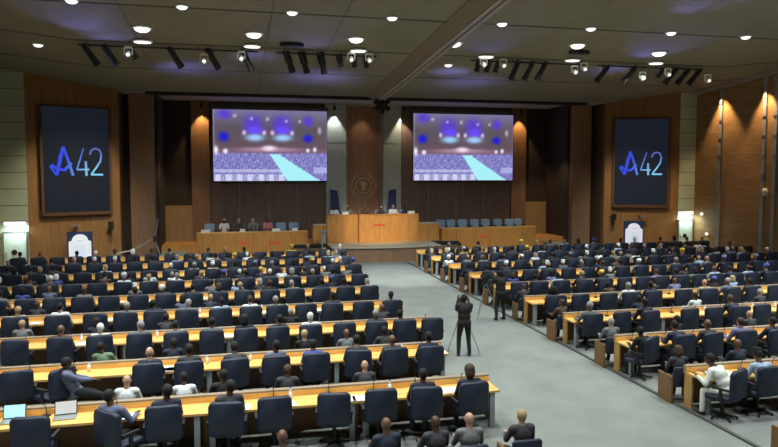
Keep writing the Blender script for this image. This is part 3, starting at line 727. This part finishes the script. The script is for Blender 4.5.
# ------------------------------------------------------------------ chairs and desks
def mk_chair(fab, name, arms=True):
    t = empty(name)
    MB().slab(.60, .47, 1.07, -.06, .05, .10, curve=.32, ins=.025).build('backrest', fab, t, True)
    MB().slab(.54, .12, .62, -.05, .05, .09, ins=.02).xf(Matrix.Translation((0, .70, .45)) @ Matrix.Rotation(R(90), 4, 'X')).build('seat', fab, t, True)
    if arms:
        for s in (-1, 1):
            MB().box(s * .31 - .025, s * .31 + .025, .06, .40, .66, .70).box(s * .31 - .02, s * .31 + .02, .20, .26, .43, .66).box(min(s * .31, s * .2), max(s * .31, s * .2), .20, .26, .405, .43).build('armrest', M['black'], t)
    mb = MB().cone((0, .32, .06), (0, .32, .38), .035, .035, 10)
    for k in range(5):
        a = R(72 * k + 18); mb.cone((0, .32, .07), (.28 * math.cos(a), .32 + .28 * math.sin(a), .045), .028, .02, 6); mb.ball((.28 * math.cos(a), .32 + .28 * math.sin(a), .03), .03, sub=1)
    mb.build('pedestal', M['black'], t)
    return t
CH = mk_chair(M['navy'], 'conference_chair')
CHN = [0]
def chair(loc, rz, label, group, pr=CH, sc=1):
    o = pr if CHN[0] == 0 or (pr is not CH and 'label' not in pr) else copy_tree(pr)
    if pr is CH: CHN[0] += 1
    o.location = loc; o.rotation_euler = (0, 0, rz); o.scale = (sc, 1, 1); tag(o, label, 'chair', group); return o
DL = 2.78
def mk_desk(L):
    t = empty('delegate_desk')
    MB().box(-L / 2, L / 2, 0, .56, .71, .75).box(-L / 2, L / 2, .56, .60, .71, .85).build('desktop', M['desk'], t)
    MB().box(-L / 2, L / 2, .575, .70, .852, .885).build('raised_ledge', M['ledge'], t)
    MB().box(-L / 2 + .05, L / 2 - .05, .61, .65, .05, .85).build('front_panel', M['panel'], t)
    for s in (-1, 1):
        MB().box(s * (L / 2 - .025) - .022, s * (L / 2 - .025) + .022, .42, .66, 0, .705).box(s * (L / 2 - .025) - .022, s * (L / 2 - .025) + .022, .605, .69, .705, .85).build('side_panel', M['deskside'], t)
        MB().box(s * (L / 2 - .13) - .05, s * (L / 2 - .13) + .05, .04, .14, 0, .70).build('leg', M['pillar'], t)
    return t
DK = mk_desk(DL); first_desk = True
mic = empty('desk_microphone'); MB().box(-.05, .05, -.04, .04, 0, .035).build('base', M['black'], mic)
MB().tube([(0, 0, .035), (0, -.01, .14), (0, -.05, .22), (0, -.10, .26)], .008, 6).ball((0, -.115, .265), .016, sub=1).build('gooseneck', M['black'], mic)
bot = empty('water_bottle'); MB().cone((0, 0, 0), (0, 0, .15), .032, .032, 12).cone((0, 0, .15), (0, 0, .2), .032, .012, 12).build('body', M['glass'], bot, True); MB().cone((0, 0, .2), (0, 0, .225), .015, .015, 10).build('cap', M['flagblue'], bot)
FIRST = {'m': True, 'b': True}
def small(pr, key, loc, label, cat, group):
    o = pr if FIRST[key] else copy_tree(pr); FIRST[key] = False
    o.location = loc; o.rotation_euler.z = random.uniform(-.4, .4); tag(o, label, cat, group); return o
def paper(loc, rz, w_, d_, label, group='papers on the desks'):
    o = MB().box(-w_ / 2, w_ / 2, -d_ / 2, d_ / 2, 0, .006).box(-w_ / 2 + .02, w_ / 2 + .03, -d_ / 2 - .02, d_ / 2 - .03, .006, .01).build('paper_sheet', M['paper'], loc=loc, rz=rz)
    return tag(o, label, 'paper', group)
ROWN = ['raised rearmost', 'nearest', 'second nearest', 'third nearest', 'fourth nearest', 'fifth nearest', 'sixth nearest', 'seventh nearest', 'eighth nearest', 'farthest']
LX = {0: [-3.3, -2.15, -1.26, -.23, .6, 1.64, 2.51, 3.35, 4.3], 1: [-4.31, -3.45, -1.84, -1.02, -.08, .78, 1.65, 2.58, 3.42, 4.25],
      2: [-5.14, -4.17, -3.28, -2.37, -1.5, -.66, .18, .98, 1.82, 2.71, 3.56, 4.36, 5.11], 3: [-5.93, -4.86, -3.89, -3.1, -2.3, -1.45, -.5, .36, 1.13, 1.98, 2.76, 3.72, 4.63]}
RX = {0: [9.72, 10.5, 11.3], 1: [9.64, 10.58, 11.38, 12.34, 13.23], 2: [9.64, 10.58, 11.47, 12.75, 13.55, 14.45, 15.25, 16.07], 3: [9.95, 10.8, 11.8, 12.63, 13.47, 14.62, 15.55, 16.5, 17.4, 18.3]}
rr = random.Random(11)
def jit_row(x0, x1):
    out = []; x = x0; s = 1 if x1 > x0 else -1
    while (x1 - x) * s > 0: out.append(x); x += s * rr.uniform(.78, .90)
    return out
EDGE = {4: 4.46, 5: 4.6, 6: 4.85, 7: 4.95, 8: 5.1}
for k in range(4, 9):
    LX[k] = jit_row(EDGE[k], max(-10.5, -.318 * (11.45 + 2.7 * k) - .4)); RX[k] = jit_row(9.85, min(26.6, .945 * (11.05 + 2.7 * k) + .3))
# who sits where: row -> {index from the aisle: (pose, skin, top, hair)}
WHO_L = {0: {0: ('woman', 'brown', 'navy_suit', 'brown'), 1: ('upright', 'dark', 'navy_suit', 'black'), 5: ('turned', 'dark', 'charcoal_suit', 'black'), 6: ('turned', 'dark', 'navy_suit', 'black'), 7: ('aside', 'dark', 'slate_shirt', 'black')},
         1: {0: ('upright', 'brown', 'navy_suit', 'black'), 1: ('bald', 'brown', 'charcoal_suit', 'black'), 2: ('upright', 'light', 'charcoal_suit', 'black'), 3: ('lean', 'dark', 'blue_shirt', 'black'), 4: ('turned', 'dark', 'slate_shirt', 'black'), 5: ('lean', 'dark', 'charcoal_suit', 'black'), 6: ('upright', 'brown', 'charcoal_suit', 'black'), 7: ('bald', 'light', 'navy_suit', 'black')},
         2: {1: ('aside', 'brown', 'charcoal_suit', 'black'), 2: ('upright', 'dark', 'charcoal_suit', 'grey'), 4: ('upright', 'light', 'white_shirt', 'white'), 5: ('turned', 'brown', 'black_suit', 'black'), 6: ('woman', 'dark', 'black_suit', 'black'), 7: ('upright', 'brown', 'grey_suit', 'black'), 8: ('lean', 'brown', 'grey_suit', 'black'), 9: ('turned', 'light', 'grey_suit', 'grey'), 10: ('upright', 'light', 'white_shirt', 'white'), 11: ('bald', 'brown', 'brown_suit', 'black')},
         3: {0: ('upright', 'dark', 'slate_shirt', 'black'), 2: ('turned', 'dark', 'charcoal_suit', 'black'), 4: ('upright', 'brown', 'green_shirt', 'grey'), 5: ('upright', 'light', 'white_shirt', 'brown'), 6: ('turned', 'dark', 'pale_blue_shirt', 'black'), 7: ('lean', 'brown', 'grey_suit', 'grey'), 8: ('aside', 'dark', 'navy_suit', 'black'), 9: ('upright', 'brown', 'grey_suit', 'grey'), 11: ('upright', 'light', 'white_shirt', 'black'), 12: ('turned', 'light', 'beige_jacket', 'blond')}}
WHO_R = {0: {}, 1: {0: ('aside', 'dark', 'black_suit', 'black'), 1: ('lean', 'brown', 'navy_suit', 'black'), 2: ('bald', 'brown', 'charcoal_suit', 'black'), 3: ('upright', 'light', 'purple_shirt', 'brown'), 4: ('turned', 'brown', 'navy_suit', 'black')},
         2: {0: ('turned', 'brown', 'grey_suit', 'grey'), 2: ('upright', 'dark', 'navy_suit', 'black'), 5: ('lean', 'brown', 'navy_suit', 'brown')},
         3: {0: ('woman', 'dark', 'black_suit', 'black'), 3: ('upright', 'light', 'white_shirt', 'grey'), 4: ('upright', 'dark', 'navy_suit', 'black'), 6: ('bald', 'light', 'beige_jacket', 'black'), 7: ('turned', 'brown', 'slate_shirt', 'grey'), 8: ('upright', 'brown', 'charcoal_suit', 'black')}}
TOPS = ['navy_suit'] * 7 + ['black_suit'] * 7 + ['charcoal_suit'] * 6 + ['grey_suit'] * 3 + ['white_shirt'] * 3 + ['pale_blue_shirt'] * 2 + ['brown_suit', 'blue_shirt', 'beige_jacket', 'slate_shirt', 'purple_shirt', 'yellow_dress', 'green_shirt']
def rnd_person(k):
    key = rr.choice(['upright', 'upright', 'lean', 'turned', 'aside', 'bald', 'woman', 'wrap', 'cap'])
    hair = {'wrap': rr.choice(['yellow_dress', 'white_shirt', 'purple_shirt', 'blue_shirt']), 'cap': rr.choice(['white_shirt', 'black_suit'])}.get(key, rr.choice(['black'] * 5 + ['grey', 'brown', 'blond', 'white']))
    return (key, rr.choice(['dark', 'dark', 'brown', 'brown', 'light']), rr.choice(TOPS), hair)
HW = dict(bald='bald head', woman='full hair', wrap='head wrap', cap='round cap')
def pl(spec, n, k, side):
    key, skin, top, hair = spec
    hd = HW.get(key, '%s hair' % hair)
    return 'person in %s, %s, %s from aisle, %s row, %s block' % (top.replace('_', ' '), hd, ORD[n], ROWN[k + 1], side)
for side, XS, WHO, D0, DP in (('left', LX, WHO_L, 11.45, 2.7), ('right', RX, WHO_R, 11.05, 2.7)):
    sgn = -1 if side == 'left' else 1
    for k in range(9):
        D = D0 + DP * k; xs_ = sorted(XS[k], key=lambda v: sgn * v)
        for n, x in enumerate(xs_):
            who = WHO.get(k, {}).get(n) if k < 4 else None
            occ = who is not None
            if k >= 4 and rr.random() < (.62 if k < 6 else .85): who = rnd_person(k); occ = True
            special = (side == 'right' and k == 0 and n < 2) or (side == 'left' and k == 1 and n == 8)
            rz = rr.uniform(-.16, .16)
            if special and side == 'left': rz = .9
            if side == 'left' and k == 0 and n == 7: rz = -.75
            if side == 'right' and k == 0 and n == 0: rz = .45
            if side == 'right' and k == 1 and n == 0: rz = .5
            chair((x, D + rr.uniform(-.05, .05), 0), rz, 'navy chair%s, %s from aisle, %s row, %s block' % (' under a seated person' if occ or special else ' standing empty', ORD[n + 1], ROWN[k + 1], side), 'navy chairs in the %s block' % side, sc=1.0 if k < 3 else 1.1)
            if occ and not special:
                key, skin, top, hair = who
                person(key, (x + rr.uniform(-.03, .03), D + .02, 0), rz * .5, skin, top, rr.choice(['black_suit', 'charcoal_suit', 'navy_suit']), hair, pl(who, n + 1, k, side), 'person', 'seated delegates in the %s block' % side, rr.uniform(.95, 1.0))
            if k < 4:
                small(mic, 'm', (x + .02, D + .86, .752), 'slim black desk microphone at seat %s from aisle, %s row, %s block' % (ORD[n + 1], ROWN[k + 1], side), 'microphone', 'desk microphones')
                if rr.random() < .35: small(bot, 'b', (x + .33, D + .78, .752), 'clear water bottle beside seat %s from aisle, %s row, %s block' % (ORD[n + 1], ROWN[k + 1], side), 'bottle', 'water bottles')
            if k < 6 and rr.random() < .4:
                paper((x + rr.uniform(-.1, .1) + .30, D + .55, .752), rr.uniform(-.3, .3), .22, .30, 'white papers beside seat %s from aisle, %s row, %s block' % (ORD[n + 1], ROWN[k + 1], side))
        # desks
        x_al = {0: 4.95, 1: 4.8, 2: 5.45, 3: 5.1}.get(k, EDGE.get(k, 4.6) + .45) if side == 'left' else 9.27
        far = (-.32 * D - 1.0) if side == 'left' else (.95 * (D + 1) + .6)
        n = 0
        while True:
            a = x_al + sgn * n * DL; b = a + sgn * DL
            if sgn * (a - far) > 0: break
            if b < -11.1 or b > 27.2: break
            o = DK if first_desk else copy_tree(DK); first_desk = False
            o.location = ((a + b) / 2, D + .38, 0)
            tag(o, 'long wooden delegate desk, %s from aisle, %s row, %s block' % (ORD[n + 1], ROWN[k + 1], side), 'desk', 'delegate desks')
            n += 1
struct('trim_13', MB().box(9.12, 9.2, 7, 35, 0, .04), M['groove'])
# low second row of seats beyond each desk row
LS = empty('side_seat')
for q in (-1, 1): MB().prism([(q * .29 - .025, 0), (q * .29 + .025, 0), (q * .29 + .025, .50), (q * .29 - .025, .50)], 0, .60).build('side_panel', M['seatwood'], LS)
MB().slab(.50, .36, .80, -.03, .04, .06, curve=.2).build('backrest', M['navy'], LS, True)
MB().slab(.50, .06, .50, -.04, .04, .06).xf(Matrix.Translation((0, .54, .40)) @ Matrix.Rotation(R(90), 4, 'X')).build('seat', M['navy'], LS, True)
LSU = [0]
def low_seat(x, y, spec, where, n, side, k):
    rz = rr.uniform(-.12, .12); place = '%s from aisle %s' % (ORD[n], where)
    o = LS if not LSU[0] else copy_tree(LS); LSU[0] = 1; o.location = (x, y, 0); o.rotation_euler = (0, 0, rz)
    tag(o, ('low wooden sided seat%s, ' % (' under a person' if spec else ' left empty')) + place, 'seat', 'low wooden seats')
    if spec:
        key, skin, top, hair = spec
        person(key, (x, y + .01, 0), rz, skin, top, rr.choice(['black_suit', 'charcoal_suit']), hair, 'person in %s, %s, ' % (top.replace('_', ' '), HW.get(key, '%s hair' % hair)) + 'low ' + place.replace('from aisle ', 'from aisle, '), 'person', 'people in the low seats', rr.uniform(.88, .92))
AL = {-1: [(4.4, ('upright', 'light', 'charcoal_suit', 'blond')), (3.5, ('bald', 'light', 'grey_suit', 'black')), (2.98, ('bald', 'dark', 'charcoal_suit', 'black')), (2.2, ('bald', 'brown', 'navy_suit', 'black')), (.62, ('bald', 'brown', 'charcoal_suit', 'black'))],
      0: [(2.45, ('bald', 'light', 'charcoal_suit', 'black')), (.9, ('upright', 'brown', 'charcoal_suit', 'brown')), (-.32, ('turned', 'dark', 'black_suit', 'black')), (-1.0, ('lean', 'dark', 'white_shirt', 'black')), (-2.05, ('bald', 'light', 'white_shirt', 'black'))],
      1: [(3.5, ('upright', 'dark', 'charcoal_suit', 'black')), (2.56, ('bald', 'brown', 'grey_suit', 'black')), (1.55, ('upright', 'light', 'black_suit', 'blond')), (-1.5, ('turned', 'dark', 'navy_suit', 'black')), (-2.9, ('aside', 'dark', 'green_shirt', 'black'))],
      2: [(4.0, ('bald', 'brown', 'charcoal_suit', 'black')), (1.4, ('upright', 'dark', 'black_suit', 'grey')), (-1.9, ('upright', 'brown', 'charcoal_suit', 'black')), (-3.6, ('woman', 'dark', 'navy_suit', 'black')), (-5.35, ('upright', 'light', 'grey_suit', 'blond'))]}
AR = {0: [(9.38, ('woman', 'brown', 'charcoal_suit', 'brown')), (10.9, ('bald', 'brown', 'navy_suit', 'black')), (12.7, ('upright', 'dark', 'charcoal_suit', 'black'))],
      1: [(9.38, ('upright', 'light', 'grey_suit', 'grey')), (11.3, ('turned', 'dark', 'black_suit', 'black')), (13.6, ('bald', 'light', 'charcoal_suit', 'black')), (14.9, ('upright', 'brown', 'purple_shirt', 'brown'))],
      2: [(9.38, ('turned', 'brown', 'brown_suit', 'brown')), (12.0, ('upright', 'dark', 'navy_suit', 'black')), (14.0, ('upright', 'brown', 'white_shirt', 'black')), (16.4, ('upright', 'light', 'charcoal_suit', 'grey'))]}
for side, D0, DP, A in (('left', 11.45, 2.7, AL), ('right', 11.05, 2.68, AR)):
    for k in range(-1, 8):
        D = D0 + DP * k; y = D + (1.17 if k >= 0 else .62); where = ('beyond %s %s desks' % (ROWN[k + 1], side)) if k >= 0 else 'along the bottom edge, %s block' % side
        if k in A: lst = A[k]
        elif k < 0: lst = [(9.38, None)]
        else:
            xs_ = jit_row(EDGE.get(k, 4.5) - .3, max(-10.4, -.318 * D - .3)) if side == 'left' else jit_row(9.38, min(26.4, .945 * D + .3))
            lst = [(x, rnd_person(k)) for i, x in enumerate(xs_) if (side == 'right' and i == 0) or rr.random() < (.4 if k < 5 else .62)]
        for n, (x, spec) in enumerate(lst): low_seat(x, y, spec, where, n + 1, side, k)

# ------------------------------------------------------------------ special people
PRO['suit'] = figure('suit', hip=(0, .22, .56), neck=(-.10, .50, 1.0), head=(-.12, .60, 1.17), hyaw=.25, hpitch=-.35, hands=((-.34, .72, .80), (.02, .78, .80)), feet=((-.30, .62, .09), (-.05, .66, .09)), fuller=1.15)
person('suit', (9.78, 11.05, 0), .35, 'dark', 'white_suit', 'white_suit', 'black', 'person in a white suit leaning over the desk end, nearest row right block')
PRO['shirt'] = figure('shirt', neck=(.02, .36, 1.04), head=(.0, .44, 1.22), hpitch=-.2, hair='cap', hands=((-.2, .64, .80), (.12, .66, .80)))
person('shirt', (10.5, 11.05, 0), -.1, 'brown', 'pale_blue_shirt', 'charcoal_suit', 'black_suit', 'person in pale blue shirt and dark cap, beside the person in white suit')
PRO['recline'] = figure('recline', hip=(0, .22, .56), neck=(-.02, -.02, 1.02), head=(0, .05, 1.19), hpitch=-.35, hyaw=.1, hands=((-.10, .52, .74), (.14, .56, .76)), feet=((-.12, 1.0, .14), (.10, 1.02, .16)), knee=(0, .2, 1), fuller=1.05)
person('recline', (-3.42, 14.15, 0), -1.15, 'dark', 'slate_shirt', 'black_suit', 'black', 'person in slate shirt reclining sideways with legs stretched, second nearest row left block')
PRO['stand'] = figure('stand', hip=(0, 0, .93), neck=(0, .03, 1.44), head=(0, .07, 1.60), hpitch=-.05, hands=((-.14, .30, 1.48), (.16, .30, 1.44)), feet=((-.15, 0, .09), (.15, .02, .09)), knee=(0, 1, 0), elbow=(0, -.1, -1), eout=.12, fuller=1.15)
person('stand', (5.96, 16.75, 0), -.2, 'dark', 'black_suit', 'black_suit', 'black', 'person in black standing in the aisle behind a tripod camera, closer to us')
person('stand', (8.62, 20.6, 0), .1, 'dark', 'black_suit', 'black_suit', 'black', 'person in black standing by the right desks filming, farther up the aisle')
def tripod(loc, rz, h, label, clabel):
    t = empty('camera_tripod', loc, rz)
    for k in range(3):
        a = R(90 + 120 * k); mb = MB().cone((0, 0, h - .12), (.52 * math.cos(a), .52 * math.sin(a), .02), .016, .011, 8); mb.ball((.52 * math.cos(a), .52 * math.sin(a), .02), .02, sub=1); mb.build('leg', M['chrome'], t)
    MB().cone((0, 0, h - .2), (0, 0, h), .04, .045, 10).build('head', M['black'], t); MB().cone((0, 0, h - .04), (.12, -.3, h - .16), .01, .012, 6).build('pan_handle', M['black'], t)
    tag(t, label, 'tripod')
    c = empty('video_camera', (loc[0], loc[1], loc[2] + h + .005), rz)
    MB().box(-.055, .055, -.16, .14, 0, .14).build('body', M['black'], c, bevel=.01); MB().cone((0, .14, .07), (0, .27, .07), .04, .05, 14).build('lens', M['black'], c)
    MB().box(-.015, .015, -.1, .12, .17, .19).box(-.015, .015, -.1, -.07, .14, .17).box(-.015, .015, .09, .12, .14, .17).build('carry_handle', M['black'], c); MB().box(-.13, -.058, -.02, .0, .03, .1).build('flip_screen', M['groove'], c)
    tag(c, clabel, 'camera')
tripod((6.06, 17.2, 0), -.2, 1.36, 'grey tripod in the aisle before the closer standing person', 'black video camera on the tripod of the closer standing person')
tripod((8.25, 21.05, 0), .1, 1.36, 'grey tripod left of the farther standing person by the right desks', 'black video camera on the farther tripod, by the right desks')
# camera crane at the left wing
t = empty('camera_crane', (-4.25, 36.9, 0))
for k in range(3): a = R(90 + 120 * k); MB().cone((0, 0, 1.3), (.5 * math.cos(a), .5 * math.sin(a), .02), .03, .02, 8).build('leg', M['chrome'], t)
MB().tube([(-1.9, -.3, .75), (-1.3, -.2, .85), (-.6, -.1, 1.15), (0, 0, 1.55), (.12, 0, 2.3), (.2, 0, 2.6)], .035, 8).build('boom', M['chrome'], t)
MB().box(.08, .36, -.12, .12, 2.5, 2.75).build('camera_head', M['black'], t, bevel=.01); MB().box(-.1, .1, -.1, .1, 1.3, 1.6).build('pivot', M['black'], t)
tag(t, 'grey camera crane with a drooping arm at the left end of the stage', 'camera crane')

# ------------------------------------------------------------------ stage people and chairs
SC = mk_chair(M['blue'], 'stage_chair')
fl = True
for i, x in enumerate((-1.6, -.75, .1, .95, 1.8, 2.6, 3.35, 12.7, 13.4, 14.2, 15.0, 15.75, 16.6, 17.4, 18.0)):
    o = SC if fl else copy_tree(SC); fl = False; s = 'left' if i < 7 else 'right'
    o.location = (x, 40.4, .87); o.rotation_euler.z = math.pi + rr.uniform(-.15, .15)
    tag(o, 'pale blue stage chair behind the %s dais desk, %s from the left' % (s, ORD[i + 1 if i < 7 else i - 6]), 'chair', 'stage chairs')
for i, (x, spec) in enumerate(((-.75, ('upright', 'dark', 'white_shirt', 'white')), (.1, ('bald', 'light', 'charcoal_suit', 'black')), (.95, ('turned', 'light', 'grey_suit', 'grey')), (1.8, ('woman', 'brown', 'pink_dress', 'brown')))):
    key, skin, top, hair = spec
    person(key, (x, 40.35, .87), math.pi, skin, top, top, hair, 'person in %s seated behind the left dais desk, %s from the left' % (top.replace('_', ' '), ORD[i + 1]), 'person', 'people at the left dais desk')
for i, (x, spec) in enumerate(((5.75, ('upright', 'dark', 'white_shirt', 'black')), (6.6, ('turned', 'brown', 'grey_suit', 'grey')), (7.6, ('bald', 'brown', 'brown_suit', 'black')), (8.6, ('lean', 'dark', 'charcoal_suit', 'grey')), (9.4, ('upright', 'light', 'white_shirt', 'grey')), (10.2, ('woman', 'brown', 'navy_suit', 'black')))):
    key, skin, top, hair = spec; x = x
    o = copy_tree(SC); o.location = (x, 39.9, 1.60); o.rotation_euler.z = math.pi; tag(o, 'pale blue stage chair behind the tall podium desk, %s from the left' % ORD[i + 1], 'chair', 'podium chairs')
    person(key, (x, 39.85, 1.60), math.pi, skin, top, 'black_suit', hair, 'person in %s seated behind the tall podium desk, %s from the left' % (top.replace('_', ' '), ORD[i + 1]), 'person', 'people at the podium')
for i, (x, y, z, w_) in enumerate(((-1.75, 38.85, 1.552, .5), (.3, 38.85, 1.552, .3), (2.2, 38.85, 1.552, .45), (3.3, 38.85, 1.552, .3), (10.2, 38.3, 2.502, .4), (6.2, 38.3, 2.502, .35))):
    o = MB().box(-w_ / 2, w_ / 2, -.1, .1, 0, .16).build('name_plate', M['paper'], loc=(x, y, z)); tag(o, 'white folded name card on the stage desks, %s in view from the left' % ORD[[1, 2, 3, 4, 6, 5][i]], 'name card', 'stage name cards')

# ------------------------------------------------------------------ nearest-desk clutter
def laptop(loc, rz, label, lit=True):
    t = empty('laptop', loc, rz); MB().box(-.18, .18, -.12, .12, 0, .018).build('keyboard', M['chrome'], t)
    lid = MB().box(-.18, .18, 0, .01, 0, .24).xf(Matrix.Translation((0, .12, .018)) @ Matrix.Rotation(R(-15), 4, 'X')).build('lid', M['black'], t)
    MB().box(-.165, .165, -.004, 0, .015, .225).xf(Matrix.Translation((0, .12, .018)) @ Matrix.Rotation(R(-15), 4, 'X')).build('display', M['laptop'] if lit else M['paper'], lid); tag(t, label, 'laptop')
laptop((-3.78, 12.15, .752), 0, 'open laptop with a pale blue screen at the left edge of the nearest desk row')
laptop((-2.95, 12.15, .752), .1, 'open laptop with a white screen on the nearest desk row, by the purple shirt', False)
paper((3.95, 12.05, .752), .1, .45, .3, 'large white papers on the nearest desk row beside the aisle seat')
paper((2.2, 12.0, .752), -.1, .3, .3, 'white papers on the nearest desk row beside the empty chair')
paper((-1.3, 14.75, .752), 0, .6, .34, 'wide white papers on the second nearest desk row, left block', )
paper((9.9, 11.75, .752), .2, .5, .34, 'white papers spread under the arms of the person in white suit')
